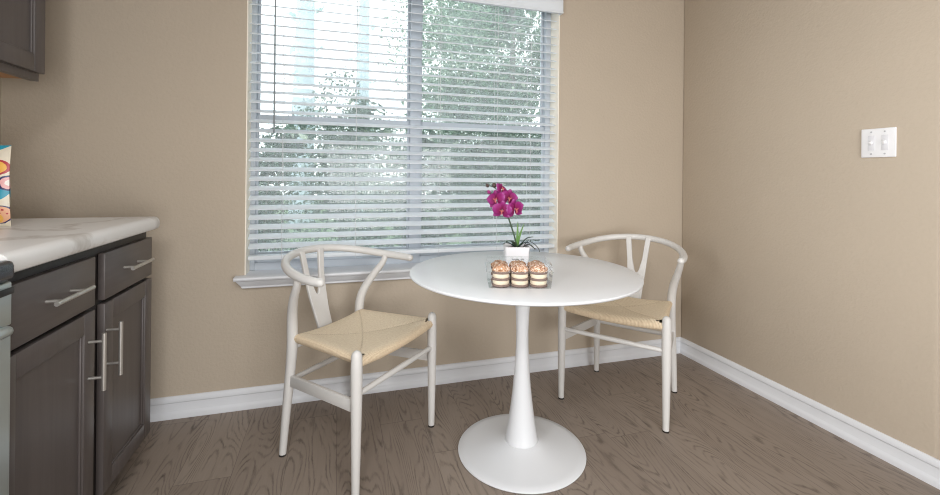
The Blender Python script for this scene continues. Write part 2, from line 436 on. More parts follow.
# ------------------------------------------------------------------ blind
bl = thing('window_blind', 'white wide-slat venetian blind hanging open in the window', 'blind', (0, .045, .66))
def B(x, y, z): return (x, y - .045, z - .66)
sl = MB()
BX0, BX1 = WX0 + .008, WX1 - .0055
PITCH = .0462; tilt = math.radians(22)
zc = .7457; n = 0
while zc < 2.06:
    mt = Matrix.Translation(B((BX0 + BX1) / 2, .047, zc)) @ Matrix.Rotation(tilt, 4, 'X')
    # slightly crowned slat
    hw = (BX1 - BX0) / 2; d = .0245; th = .0014
    top = []
    prof = [(-d, 0), (-d * .5, .0012), (0, .0017), (d * .5, .0012), (d, 0)]
    poly = [(a, b + th) for a, b in prof] + [(a, b - th) for a, b in reversed(prof)]
    A_ = [sl.b.verts.new(mt @ Vector((-hw, a, b))) for a, b in poly]; B_ = [sl.b.verts.new(mt @ Vector((hw, a, b))) for a, b in poly]
    sl.b.faces.new(A_); sl.b.faces.new(B_[::-1])
    for i in range(len(poly)): sl.b.faces.new((A_[i], A_[(i + 1) % len(poly)], B_[(i + 1) % len(poly)], B_[i]))
    zc += PITCH
sl.build('slats', 'slat_white', bl, angle=35)
MB().box(*B(BX0, .022, .664)[:1], B(BX1, 0, 0)[0], B(0, .022, 0)[1], B(0, .072, 0)[1], .682 - .66, .702 - .66, .004).build('bottom_rail', 'slat_white', bl)
MB().box(BX0, BX1, .018 - .045, .075 - .045, 2.07 - .66, 2.12 - .66, .003).build('head_rail', 'slat_white', bl)
v = MB()
vp = [(-.036, 2.012), (-.036, 2.018), (-.033, 2.024), (-.033, 2.125), (-.037, 2.131), (-.037, 2.147), (-.022, 2.15), (-.022, 2.012)]
v.prism(vp, lambda a, b, t: (t, a - .045, b - .66), WX0 - .004, WX1 + .004)
for xx in (WX0 - .004, WX1 - .008): v.box(xx, xx + .012, -.022 - .045, -.045, 2.012 - .66, 2.15 - .66)
v.build('valance', 'slat_white', bl, angle=25)
for cx in (-2.324, -1.981, -1.551, -1.227, -1.027):
    c = MB()
    for yy in (.0215, .0725): c.tube([B(cx, yy, .672), B(cx, yy, 2.075)], .0009, 6)
    c.build('ladder_cord', 'cord_white', bl)
wd = MB(); wd.tube([B(-2.36, .004, 1.286), B(-2.36, .004, 2.05)], [.0042, .0034], 8)
wd.build('tilt_wand', 'wand_grey', bl)

# ------------------------------------------------------------------ light switch
sw = thing('light_switch', 'white double toggle switch plate on the right wall', 'light switch', (0, -1.051, 1.242))
MB().box(-.0065, -.0003, -.0595, .0595, -.058, .058, .003, seg=3).build('switch_plate', 'plate_white', sw)
for yy in (-.023, .023):
    MB().box(-.0075, -.006, yy - .0115, yy + .0115, -.0185 - .012, .0185 + .012, .0008).build('toggle_frame', 'toggle_white', sw)
    mt = Matrix.Translation((-.010, yy, .002)) @ Matrix.Rotation(math.radians(-28), 4, 'Y')
    MB().box(-.007, .007, -.005, .005, -.0065, .0065, .0015, mt).build('toggle', 'plate_white', sw)
    for zz in (-.044, .044): MB().tube([(-.006, yy, zz), (-.0078, yy, zz)], .0032, 12).build('screw', 'screw_grey', sw)

# ------------------------------------------------------------------ kitchen run
CX = -2.752          # door face plane
YA, YB = -1.100, -.283
cab = thing('base_cabinet', 'dark wood base cabinet with two doors and two drawers', 'cabinet', (-3.07, (YA + YB) / 2, 0))
def K(x, y, z): return (x + 3.07, y - (YA + YB) / 2, z)
def kbox(mb, x0, x1, y0, y1, z0, z1, bev=0):
    a = K(x0, y0, z0); b = K(x1, y1, z1); mb.box(a[0], b[0], a[1], b[1], a[2], b[2], bev); return mb
c = MB(); kbox(c, -3.378, CX - .04, YA, YB, .095, .876); kbox(c, CX - .042, CX - .021, YA, YB, .095, .876, .001)
c.build('carcass', 'cabinet_frame_shade', cab)
c = MB(); kbox(c, -3.37, CX - .095, YA + .004, YB - .004, .002, .095); c.build('toe_kick', 'toe_dark', cab)
def shaker(parent, y0, y1, z0, z1, xf, off, wood='cabinet_wood', sw=.057):
    d = MB()
    def bx(a, b, cc, dd, x0, x1, bev=.002):
        p = (x0 - off[0], a - off[1], cc - off[2]); q = (x1 - off[0], b - off[1], dd - off[2]); d.box(p[0], q[0], p[1], q[1], p[2], q[2], bev)
    bx(y0, y0 + sw, z0, z1, xf - .02, xf); bx(y1 - sw, y1, z0, z1, xf - .02, xf)
    bx(y0 + sw, y1 - sw, z0, z0 + sw, xf - .02, xf); bx(y0 + sw, y1 - sw, z1 - sw, z1, xf - .02, xf)
    bx(y0 + sw - .004, y1 - sw + .004, z0 + sw - .004, z1 - sw + .004, xf - .018, xf - .010, 0)
    # inner bevel strip
    for (a, b, cc, dd) in ((y0 + sw, y0 + sw + .006, z0 + sw, z1 - sw), (y1 - sw - .006, y1 - sw, z0 + sw, z1 - sw), (y0 + sw + .006, y1 - sw - .006, z0 + sw, z0 + sw + .006), (y0 + sw + .006, y1 - sw - .006, z1 - sw - .006, z1 - sw)):
        bx(a, b, cc, dd, xf - .012, xf - .005, .002)
    return d.build('door', wood, parent)
OFF = (-3.07, (YA + YB) / 2, 0)
def bar_handle(parent, p0, p1, posts, off):
    h = MB(); o = Vector(off)
    h.tube([Vector(p0) - o, Vector(p1) - o], .0058, 14)
    for a, b in posts: h.tube([Vector(a) - o, Vector(b) - o], .0042, 10)
    return h.build('handle', 'nickel', parent)
HB = CX + .037
for (y0, y1, hy) in ((YA + .004, -.704, -.751), (-.648, -.288, -.648 + .03)):
    dr = shaker(cab, y0, y1, .098, .690, CX, OFF)
    hy = -.752 + .014 if y0 < -.8 else -.634
    bar_handle(dr, (HB, hy, .462), (HB, hy, .628), [((CX - .004, hy, z), (HB, hy, z)) for z in (.500, .605)], OFF)
    d = MB(); kbox(d, CX - .02, CX, y0, y1, .702, .846, .003)
    dw = d.build('drawer', 'cabinet_wood_h', cab)
    c0 = -.884 if y0 < -.8 else -.470
    bar_handle(dw, (HB, c0 - .084, .777), (HB, c0 + .084, .777), [((CX - .004, c0 + q, .777), (HB, c0 + q, .777)) for q in (-.052, .052)], OFF)

# countertop with rolled front edge
ct = MB()
prof = [(-3.378, .876), (-3.378, .924)] + [(-2.752 + .021 * math.sin(t), .903 + .021 * math.cos(t)) for t in [i * PI / 2 / 6 for i in range(7)]] + [(-2.731, .889), (-2.735, .880), (-2.742, .876)]
ct.prism(prof, lambda a, b, t: (a + 3.07, t, b - .876), -1.104 + .66, -.278 + .66)
ct_o = ct.build('countertop', 'marble_laminate', loc=(-3.07, -.66, .876), angle=30)
tag(ct_o, 'white marble look laminate countertop with rolled edge on dark cabinet', 'countertop')

# wall cabinet, upper left
uc = thing('wall_cabinet', 'dark wood wall cabinet with recessed panel door hung at upper left', 'cabinet', (-3.22, -.72, 1.409))
UO = (-3.22, -.72, 1.409)
UX = -3.055
c = MB(); c.box(-3.379 - UO[0], UX - .022 - UO[0], -1.06 - UO[1], -.352 - UO[1], .012, .93)
c.box(UX - .044 - UO[0], UX - .021 - UO[0], -1.06 - UO[1], -.352 - UO[1], 0, .93, .001)
c.build('carcass', 'cabinet_wood', uc)
simple('underside_birch', srgb(176, 128, 84), .5, var=.15, scale=10)
c = MB(); c.box(-3.377 - UO[0], UX - .046 - UO[0], -1.055 - UO[1], -.357 - UO[1], .006, .0119); c.build('underside', 'underside_birch', uc)
shaker(uc, -.712, -.359, 1.434, 2.32, UX, UO); shaker(uc, -1.055, -.718, 1.434, 2.32, UX, UO)

# range at the end of the counter
rg = thing('kitchen_range', 'stainless range with black top beside the dark cabinet', 'stove', (-3.027, -1.490, 0))
RO = (-3.05, -1.45, 0)
def rb(mb, x0, x1, y0, y1, z0, z1, bev=0): mb.box(x0 - RO[0], x1 - RO[0], y0 - RO[1], y1 - RO[1], z0, z1, bev, seg=3); return mb
rb(MB(), -3.37, -2.775, -1.828, -1.069, .012, .872, .004).build('body', 'black_plastic', rg)
rb(MB(), -3.37, -2.738, -1.83, -1.0675, .869, .912, .012).build('cooktop', 'black_glass', rg)
rb(MB(), -2.774, -2.744, -1.828, -1.069, .775, .867, .005).build('control_panel', 'oven_steel', rg)
for k in range(4):
    y = -1.75 + k * .15
    MB().tube([(-2.744 - RO[0], y - RO[1], .83), (-2.716 - RO[0], y - RO[1], .83)], [.021, .017], 20).build('knob', 'black_plastic', rg)
rb(MB(), -2.742, -2.739, -1.12, -1.072, .842, .856, .001).build('vent_slot', 'black_plastic', rg)
od = rb(MB(), -2.774, -2.744, -1.828, -1.0695, .215, .770, .006).build('oven_door', 'oven_steel', rg)
rb(MB(), -2.745, -2.742, -1.70, -1.20, .33, .62, .001).build('door_glass', 'black_glass', od)
h = MB(); h.tube([(-2.746 + 3.05, -1.085 + 1.45, .765), (-2.728 + 3.05, -1.12 + 1.45, .775), (-2.716 + 3.05, -1.19 + 1.45, .782), (-2.712 + 3.05, -1.30 + 1.45, .785), (-2.712 + 3.05, -1.60 + 1.45, .785), (-2.716 + 3.05, -1.71 + 1.45, .782), (-2.728 + 3.05, -1.78 + 1.45, .775), (-2.746 + 3.05, -1.815 + 1.45, .765)], .011, 12, smooth=6)
h.build('door_handle', 'oven_steel', od)
rb(MB(), -2.774, -2.746, -1.828, -1.0695, .03, .205, .005).build('drawer', 'oven_steel', rg)

# snack bag on the counter
def pillow_bag():
    m = MB(); N = 18; Hh = .250; Wd = .094
    def pt(i, j, side):
        u = -1 + 2 * i / N; v = j / N
        e = max(0, 1 - abs(u) ** 2.4) ** .6
        bel = math.sin(PI * min(1, max(0, (v - .0) / 1.0))) ** .45 if 0 < v < 1 else 0
        bel = bel * (1 - .35 * v)
        w_ = Wd * (1 - .07 * math.sin(PI * v)) * (1 - .02 * v)
        wr = .0025 * math.sin(9 * u + 14 * v)
        return Vector((u * w_, side * (.032 * e * bel + .0006) + wr * e, v * Hh))
    F = [[m.b.verts.new(pt(i, j, -1)) for j in range(N + 1)] for i in range(N + 1)]
    Bk = [[m.b.verts.new(pt(i, j, 1)) for j in range(N + 1)] for i in range(N + 1)]
    for i in range(N):
        for j in range(N):
            m.b.faces.new((F[i][j], F[i + 1][j], F[i + 1][j + 1], F[i][j + 1]))
            m.b.faces.new((Bk[i][j], Bk[i][j + 1], Bk[i + 1][j + 1], Bk[i + 1][j]))
    for i in range(N):
        m.b.faces.new((F[i][0], Bk[i][0], Bk[i + 1][0], F[i + 1][0])); m.b.faces.new((F[i][N], F[i + 1][N], Bk[i + 1][N], Bk[i][N]))
        m.b.faces.new((F[0][i], F[0][i + 1], Bk[0][i + 1], Bk[0][i])); m.b.faces.new((F[N][i], Bk[N][i], Bk[N][i + 1], F[N][i + 1]))
    return m
bg = pillow_bag().build('snack_bag', 'bag_print', loc=(-3.124, -.528, .9245)); bg.rotation_euler = (math.radians(0), 0, math.radians(-18))
tag(bg, 'colourful teal and cream printed snack bag standing on the marble counter', 'snack bag')

# ------------------------------------------------------------------ chairs
def seat_mesh():
    m = MB(); N = 56
    def hy(x): return .212 + .132 * x
    def P(i, j, side):
        u = -1 + 2 * i / N; v = -1 + 2 * j / N
        # cluster samples to the rim
        u = math.copysign(abs(u) ** .8, u); v = math.copysign(abs(v) ** .8, v)
        e = max(abs(u), abs(v))
        th = .023 * max(0, 1 - e ** 10) ** .5
        x = .017 + .195 * u
        bow = .006 * (1 - abs(v) ** 2) * (1 if u > 0 else 0) * abs(u) ** 3
        y = (hy(x) + .008) * v * (1 - .018 * (1 - u * u))
        z = .441 - .012 * (1 - e ** 1.6) + .020 * abs(v) ** 2.2 * (1 - .55 * max(0, abs(u) - .86) / .14)
        d = abs(abs(u) - abs(v))
        groove = .0022 * math.exp(-(d / .035) ** 2) * (1 - e ** 8) if side > 0 else 0
        return Vector((x + bow, y, z + side * th - groove)), u, v
    Tp = [[None] * (N + 1) for _ in range(N + 1)]; Bt = [[None] * (N + 1) for _ in range(N + 1)]
    uv = {}
    for i in range(N + 1):
        for j in range(N + 1):
            p, u, v = P(i, j, 1); Tp[i][j] = m.b.verts.new(p); uv[i, j] = (u, v)
            if i in (0, N) or j in (0, N): Bt[i][j] = Tp[i][j]
            else: Bt[i][j] = m.b.verts.new(P(i, j, -1)[0])
    for i in range(N):
        for j in range(N):
            u = (uv[i, j][0] + uv[i + 1, j + 1][0]) / 2; v = (uv[i, j][1] + uv[i + 1, j + 1][1]) / 2
            av = abs(v)
            # slit beside the front posts where the two rails cross
            slit = (.83 < u < .96 and .80 < av and (av - .80) / .16 > abs(u - .90) / .06 * .8)
            if not slit: m.b.faces.new((Tp[i][j], Tp[i + 1][j], Tp[i + 1][j + 1], Tp[i][j + 1]))
            m.b.faces.new((Bt[i][j], Bt[i][j + 1], Bt[i + 1][j + 1], Bt[i + 1][j]))
    return m
def make_chair(label):
    t = thing('dining_chair', label, 'chair', group='white wishbone dining chairs')
    st = seat_mesh().build('seat', 'rush_cord', t, angle=60); st['label'] = 'woven natural paper cord seat'
    # steam-bent top rail that is also the armrest
    half = [(.058, .270, .716), (.01, .272, .718), (-.06, .262, .723), (-.13, .240, .731), (-.197, .202, .742), (-.252, .142, .753), (-.284, .07, .760), (-.294, 0, .762)]
    pts = [Vector((x, -y, z)) for x, y, z in half] + [Vector((x, y, z)) for x, y, z in reversed(half[:-1])]
    rr = [.0150, .0160, .0165, .0165, .0160, .0160, .0160, .0160]; rr = rr + rr[-2::-1]
    m = MB()
    P_, R_ = catmull(pts, rr, 7)
    # rounded ends
    def endcap(p, d, r): return [(p + d * r * math.sin(a), r * math.cos(a)) for a in (0, .5, .9, 1.2, 1.45)]
    d0 = (P_[0] - P_[1]).normalized(); d1 = (P_[-1] - P_[-2]).normalized()
    e0 = endcap(P_[0], d0, R_[0])[1:][::-1]; e1 = endcap(P_[-1], d1, R_[-1])[1:]
    P_ = [p for p, _ in e0] + P_ + [p for p, _ in e1]; R_ = [r for _, r in e0] + R_ + [r for _, r in e1]
    m.tube(P_, R_, 18); m.build('top_rail', 'chair_white', t, angle=60)
    # Y splat
    out = [(-.037, 0), (-.040, .07), (-.046, .13), (-.052, .20), (-.066, .315), (-.039, .315), (-.026, .205), (-.012, .152), (-.006, .139), (0, .136),
           (.006, .139), (.012, .152), (.026, .205), (.039, .315), (.066, .315), (.052, .20), (.046, .13), (.040, .07), (.037, 0)]
    def sp(y, s, tt):
        f_ = s / .315
        x = -.184 - .094 * f_ - .012 * math.sin(PI * f_) + .10 * y * y * 20 * f_ * .35
        return Vector((x - .007 + tt, y, .432 + s * 1.055))
    m = MB(); m.prism(out, sp, 0, .014)
    me = m.build('back_splat', 'chair_white', t, angle=35)
    mod = me.modifiers.new('b', 'BEVEL'); mod.width = .003; mod.segments = 2; mod.limit_method = 'ANGLE'; mod.angle_limit = math.radians(50)
    for s in (-1, 1):
        # front leg, rounded top
        p = [(.2, s * .2405, .004), (.2, s * .2405, .16), (.2, s * .2400, .33), (.199, s * .2395, .43), (.199, s * .2395, .478), (.199, s * .2395, .487), (.199, s * .2395, .493), (.199, s * .2395, .4965)]
        m = MB(); m.tube(p, [.0135, .0165, .0195, .0200, .0185, .0160, .011, .004], 20)
        lg = m.build('leg', 'chair_white', t, angle=50)
        MB().tube([(.2, s * .2405, 0), (.2, s * .2405, .007)], .0138, 16).build('foot_pad', 'dark_pad', lg)
        # rear leg sweeping up into the rail
        p = [(-.202, s * .202, .004), (-.192, s * .198, .14), (-.178, s * .193, .30), (-.169, s * .190, .42), (-.167, s * .192, .50), (-.154, s * .204, .56), (-.120, s * .228, .625), (-.080, s * .248, .685), (-.070, s * .255, .718)]
        m = MB(); m.tube(p, [.0135, .0160, .0185, .0205, .0205, .0190, .0165, .0140, .0125], 18, smooth=5)
        lg = m.build('leg', 'chair_white', t, angle=50)
        MB().tube([(-.202, s * .202, 0), (-.202, s * .202, .007)], .0138, 16).build('foot_pad', 'dark_pad', lg)
        # flat side stretcher
        m = MB(); a = Vector((-.178, s * .194, .296)); b = Vector((.2, s * .2405, .306))
        m.tube([a, a.lerp(b, .5), b], .0225, 4, flat=(.34, 1), ref=(0, 0, 1)) if False else None
        d = (b - a).normalized(); nrm = d.cross(Vector((0, 0, 1))).normalized(); up = nrm.cross(d)
        mt = Matrix((( *(d[i], nrm[i], up[i]), ((a + b) / 2)[i]) for i in range(3))).to_4x4() if False else Matrix.Translation((a + b) / 2) @ Matrix(((d.x, nrm.x, up.x), (d.y, nrm.y, up.y), (d.z, nrm.z, up.z))).to_4x4()
        L = (b - a).length / 2 - .008
        m.box(-L, L, -.0075, .0075, -.0215, .0215, .003, mt); m.build('side_stretcher', 'chair_white', t)
    MB().tube([(.2, -.240, .346), (.2, 0, .346), (.2, .240, .346)], [.0095, .0115, .0095], 14).build('front_stretcher', 'chair_white', t)
    MB().tube([(-.179, -.182, .292), (-.179, 0, .292), (-.179, .182, .292)], [.0095, .0115, .0095], 14).build('rear_stretcher', 'chair_white', t)
    MB().tube([(-.163, -.185, .426), (-.163, .185, .426)], .011, 10).build('seat_bar', 'chair_white', t)
    return t
ch = make_chair('white wishbone chair left of the round table, under the window, facing right')
ch.location = (-1.979, -.4135, 0); ch.rotation_euler = (0, 0, math.radians(-44.0))
c2 = copy_tree(ch)
c2.location = (-.698, -.3825, 0); c2.rotation_euler = (0, 0, math.radians(218.3))
c2['label'] = 'white wishbone chair right of the round table, in the room corner'

# ------------------------------------------------------------------ pedestal table
tb = thing('pedestal_table', 'round white table on a trumpet shaped pedestal', 'table', (-1.356, -.64, 0))
MB().lathe([(0, .690), (.36, .690), (.425, .699), (.444, .7055), (.449, .709), (.4505, .713), (.449, .7165), (.445, .718), (.30, .718), (0, .718)], 128).build('tabletop', 'table_white', tb, angle=30)
MB().lathe([(0, .040), (.0665, .040), (.0655, .046), (.0625, .058), (.059, .078), (.0515, .125), (.0435, .185), (.0355, .255), (.0290, .335), (.0250, .415), (.0240, .475), (.0268, .545), (.0315, .605), (.0365, .655), (.0415, .690), (0, .690)], 48).build('pedestal_column', 'table_white', tb, angle=45)
MB().lathe([(0, .0), (.247, .0), (.2515, .003), (.2525, .006), (.2495, .009), (.22, .012), (.17, .0185), (.12, .028), (.090, .036), (.076, .0415), (.070, .0440), (.066, .0445), (0, .0445)], 96).build('pedestal_base', 'table_white', tb, angle=40)

# ------------------------------------------------------------------ potted orchid
VR = math.radians(-16.5)
PO = Vector((-1.326, -.497, .718))
orc = thing('potted_orchid', 'magenta orchid in a square white pot on the round table', 'plant', PO, VR)
def sq_ring(m, h, z, r=.008, n=5):
    vs = []
    for cx, cy, a0 in ((1, 1, 0), (-1, 1, 1), (-1, -1, 2), (1, -1, 3)):
        for k in range(n):
            a = (a0 + k / (n - 1)) * PI / 2
            vs.append(m.b.verts.new((cx * (h - r) + r * math.cos(a), cy * (h - r) + r * math.sin(a), z)))
    return vs
m = MB(); rings = [sq_ring(m, .046, 0), sq_ring(m, .0475, .003), sq_ring(m, .0525, .074), sq_ring(m, .0525, .076), sq_ring(m, .0485, .076), sq_ring(m, .0475, .06)]
for a, b in zip(rings, rings[1:]):
    n_ = len(a)
    for k in range(n_): m.b.faces.new((a[k], a[(k + 1) % n_], b[(k + 1) % n_], b[k]))
m.b.faces.new(rings[0][::-1]); m.b.faces.new(rings[-1])
pot = m.build('pot', 'pot_white', orc, angle=40)
# small grey print low on the front of the pot
m = MB(); xx = -.022
for wdt in (.004, .003, .005, .003, .004, .003, 0, .004, .003, .004):
    if wdt: m.box(xx, xx + wdt, -.0503, -.0488, .0225, .0275)
    xx += wdt + .0012 if wdt else .007
m.build('pot_print', 'pot_print', pot, smooth=False)
m = MB(); m.lathe([(0, .069), (.02, .0695), (.035, .067), (.046, .062), (0, .060)], 24); m.build('soil', 'soil', orc)
def Q(x, y, z): return Vector((x, y, z))
# local frame: +x right in the photo, -y towards viewer
stem = [Q(.004, 0, .062), Q(-.004, .002, .10), Q(-.020, .004, .152), Q(-.036, .006, .20), Q(-.050, .008, .255), Q(-.072, .002, .300), Q(-.098, -.004, .325), Q(-.122, -.006, .333)]
MB().tube(stem, [.0038, .0036, .0033, .003, .0026, .0022, .0018, .0014], 8, smooth=5).build('stem', 'stem_green', orc)
def petal_mesh(m, ang, ln, wd_, tip, cup, off):
    nu, nv = 7, 6
    G = []
    for i in range(nu + 1):
        u = i / nu; row = []
        w_ = wd_ * (math.sin(PI * min(1, (u * .92 + .04)) ** tip)) ** .75
        for jj in range(nv + 1):
            v = -1 + 2 * jj / nv
            x = v * w_; z = .004 + u * ln; y = -cup * (u * u * .6) + cup * .9 * v * v * u + off
            row.append(m.b.verts.new((x * math.cos(ang) + z * math.sin(ang), y, -x * math.sin(ang) + z * math.cos(ang))))
        G.append(row)
    for i in range(nu):
        for jj in range(nv): m.b.faces.new((G[i][jj], G[i + 1][jj], G[i + 1][jj + 1], G[i][jj + 1]))
def flower(loc, rx, rz, ry, sc):
    m = MB()
    for a in (0, 2.2, -2.2): petal_mesh(m, a, .040, .0155, .9, .006, .003)     # sepals
    for a in (1.30, -1.30): petal_mesh(m, a, .041, .0265, .8, .007, -.001)     # broad petals
    o = m.build('flower', 'petal', orc); o.location = ((loc[0] + .056) * .90 - .052, loc[1], (loc[2] - .262) * .92 + .262); o.rotation_euler = (rx, ry, rz); o.scale = (sc * .9, sc * .9, sc * .9)
    mod = o.modifiers.new('s', 'SOLIDIFY'); mod.thickness = .0008
    l = MB()
    l.tube([(0, -.002, .003), (0, -.010, .0), (0, -.014, -.008), (0, -.010, -.016)], [.002, .003, .0034, .0012], 10, smooth=3)
    for sgn in (-1, 1): l.tube([(0, -.005, -.002), (sgn * .006, -.010, .001), (sgn * .009, -.014, .005)], [.002, .0028, .001], 8, smooth=3)
    l.build('flower_lip', 'flower_throat', o)
for (px, dy, pz, rx, rz, ry, sc) in ((-.098, -.020, .276, -.15, -.45, -.25, 1.08), (-.038, -.012, .282, .0, .30, .25, 1.02), (-.072, -.040, .226, .15, -.15, .1, 1.08), (-.010, -.030, .232, .05, .50, -.15, 1.12), (-.072, -.014, .324, -.55, .55, .5, .82)):
    flower((px, dy, pz), rx, rz, ry, sc)
for (px, pz, rr_, mt) in ((-.128, .334, .0085, 'bud_brown'), (-.098, .335, .0105, 'bud_brown'), (-.121, .306, .0085, 'bud_pink')):
    m = MB(); m.lathe([(0, -rr_ * 1.15), (rr_ * .6, -rr_ * .8), (rr_, 0), (rr_ * .65, rr_ * .8), (0, rr_ * 1.25)], 12)
    o = m.build('flower_bud', mt, orc); o.location = (px, -.006, pz); o.rotation_euler = (.2, -.5, 0)
def leaf(pts, w_, mat, nm='leaf', nrm=(0, 0, 1)):
    pts, _ = catmull([Vector(p) for p in pts], [1] * len(pts), 6); m = MB(); prev = None; K_ = len(pts)
    for i, p in enumerate(pts):
        u = i / (K_ - 1); ww = w_ * (math.sin(PI * (.08 + .92 * u) ** .8) ** .7 + .02) if u < 1 else .0004
        tg = (pts[min(K_ - 1, i + 1)] - pts[max(0, i - 1)]).normalized(); sd = tg.cross(Vector(nrm)).normalized(); up = sd.cross(tg)
        row = [m.b.verts.new(p - sd * ww + up * ww * .25), m.b.verts.new(p), m.b.verts.new(p + sd * ww + up * ww * .25)]
        if prev:
            for k in range(2): m.b.faces.new((prev[k], row[k], row[k + 1], prev[k + 1]))
        prev = row
    o = m.build(nm, mat, orc); md = o.modifiers.new('s', 'SOLIDIFY'); md.thickness = .0012
leaf([(.004, 0, .064), (.022, -.008, .085), (.045, -.012, .108), (.072, -.016, .116)], .0135, 'leaf_green')
leaf([(.002, -.006, .064), (.018, -.02, .080), (.036, -.032, .094), (.056, -.04, .090)], .011, 'leaf_green')
leaf([(-.004, 0, .064), (-.022, -.008, .082), (-.042, -.012, .088), (-.060, -.016, .083)], .010, 'leaf_green')
leaf([(-.002, .008, .064), (-.012, .02, .085), (-.03, .03, .09), (-.04, .04, .084)], .011, 'leaf_green')
leaf([(.003, .002, .064), (.004, .002, .10), (.005, .001, .135), (.006, 0, .180)], .0052, 'blade_green', nrm=(0, -1, .1))
leaf([(.006, .002, .064), (.010, .002, .10), (.020, .0, .135), (.033, -.002, .172)], .0045, 'blade_green', nrm=(0, -1, .1))
for pp in ([(.025, -.01, .064), (.045, -.015, .083), (.066, -.018, .078), (.078, -.02, .062)], [(.03, .01, .064), (.05, .0, .095), (.075, -.005, .085), (.094, -.01, .066), (.100, -.012, .05)], [(.035, 0, .064), (.055, .012, .078), (.074, .018, .066), (.09, .022, .056)]):
    MB().tube(pp, .0016, 6, smooth=5).build('aerial_root', 'root_dark', orc)

# ------------------------------------------------------------------ cookie box and cookies
BR = math.radians(-16.4)
BC = Vector((-1.4815, -.9025, .718)) + Vector((math.sin(math.radians(16.4)), math.cos(math.radians(16.4)), 0)) * .069
BW, BD, BH = .110, .073, .080
BC = BC + Vector((0, 0, 0))
bxo = thing('cookie_box', 'clear plastic clamshell box of layered cookies on the round table', 'box', BC, BR)
def shell(m, w0, d0, z0, w1, d1, z1, open_top=True):
    rr = [[(sx * ww, sy * dd, z) for sx, sy in ((-1, -1), (1, -1), (1, 1), (-1, 1))] for ww, dd, z in ((w0, d0, z0), (w1, d1, z1))]
    A_ = [m.b.verts.new(p) for p in rr[0]]; B_ = [m.b.verts.new(p) for p in rr[1]]
    for k in range(4): m.b.faces.new((A_[k], A_[(k + 1) % 4], B_[(k + 1) % 4], B_[k]))
    return A_, B_
m = MB(); A_, B_ = shell(m, BW - .006, BD - .005, .0006, BW, BD, BH * .72); m.b.faces.new(A_[::-1])
m.build('tray', 'clear_plastic', bxo, smooth=False)
m = MB(); A_, B_ = shell(m, BW + .001, BD + .001, BH * .70, BW - .004, BD - .004, BH + .004); m.b.faces.new(B_)
m.tube([(-BW - .002, -BD - .002, BH * .71), (BW + .002, -BD - .002, BH * .71), (BW + .002, BD + .002, BH * .71), (-BW - .002, BD + .002, BH * .71), (-BW - .002, -BD - .002, BH * .71)], .0016, 6)
m.build('lid', 'clear_plastic', bxo, smooth=False)
def disc(r, z0, z1, wob, seed, n=28):
    rnd = random.Random(seed); ph = [rnd.random() * 6.28 for _ in range(4)]
    m = MB(); prof = [(.0, z0), (r - .002, z0), (r, z0 + (z1 - z0) * .3), (r, z0 + (z1 - z0) * .7), (r - .002, z1), (0, z1)]
    m.lathe(prof, n)
    for v_ in m.b.verts:
        a = math.atan2(v_.co.y, v_.co.x); k = 1 + wob * (math.sin(3 * a + ph[0]) + .6 * math.sin(7 * a + ph[1]))
        v_.co.x *= k; v_.co.y *= k
    return m
def cookie(label, sd):
    t = thing('layered_cookie', label, 'cookie', group='layered cookies in the clear box')
    r = .0308
    for z0, z1 in ((0, .0075), (.0215, .0295), (.0435, .054)): disc(r, z0, z1, .012, sd + int(z0 * 1e4)).build('wafer', 'wafer', t)
    for z0, z1 in ((.0076, .0214), (.0296, .0434)): disc(r - .0022, z0, z1, .008, sd + 3 + int(z0 * 1e4)).build('cream_layer', 'cream_filling', t)
    m = MB(); rnd = random.Random(sd)
    m.lathe([(0, .052), (r - .001, .052), (r + .0005, .057), (r - .004, .0645), (r * .5, .070), (0, .0715)], 28)
    for _ in range(55):
        a = rnd.random() * 6.28; q = r * .95 * rnd.random() ** .5; s_ = .0022 + .0028 * rnd.random()
        b2 = bmesh.new(); bmesh.ops.create_icosphere(b2, subdivisions=1, radius=s_)
        bmesh.ops.translate(b2, vec=(q * math.cos(a), q * math.sin(a), .0705 - .013 * (q / r) ** 2.5), verts=b2.verts); m.join(b2)
    m.build('crumb_topping', 'crumb_top', t, angle=70); return t
k = 0
for row, yy in (('front', -.0335), ('back', .0325)):
    for nm, xx in (('left', -.0645), ('middle', 0), ('right', .0645)):
        lb = f'{nm} cookie of the {row} row in the clear box, cream layers under crumbs'
        if k == 0: o = cookie(lb, 11); first = o
        else:
            o = copy_tree(first); o['label'] = lb
        wpos = BC + Matrix.Rotation(BR, 3, 'Z') @ Vector((xx + .003, yy, .0016))
        o.location = wpos; o.rotation_euler = (0, 0, BR + k * 1.3); k += 1

# ------------------------------------------------------------------ outside
gr = MB(); gr.box(-16, 12, .3, 22, -.35, -.3); struct(gr.build('trim_3', 'lawn', smooth=False), 'green lawn outside the window', 'ground')
def leaf_cloud(m, c, rad, n, size, rnd, shell_=.55):
    for _ in range(n):
        d = Vector((rnd.gauss(0, 1), rnd.gauss(0, 1), rnd.gauss(0, 1))).normalized() * (shell_ + (1 - shell_) * rnd.random())
        p = Vector(c) + Vector((d.x * rad[0], d.y * rad[1], d.z * rad[2]))
        nr = Vector((rnd.gauss(0, 1), rnd.gauss(0, 1), rnd.gauss(0, 1) + .6)).normalized(); a = nr.orthogonal().normalized(); b = nr.cross(a)
        th = rnd.random() * 6.28; a, b = a * math.cos(th) + b * math.sin(th), b * math.cos(th) - a * math.sin(th)
        s_ = size * (.6 + .8 * rnd.random())
        m.b.faces.new([m.b.verts.new(p + a * s_), m.b.verts.new(p + b * s_ * .42), m.b.verts.new(p - a * s_), m.b.verts.new(p - b * s_ * .42)])
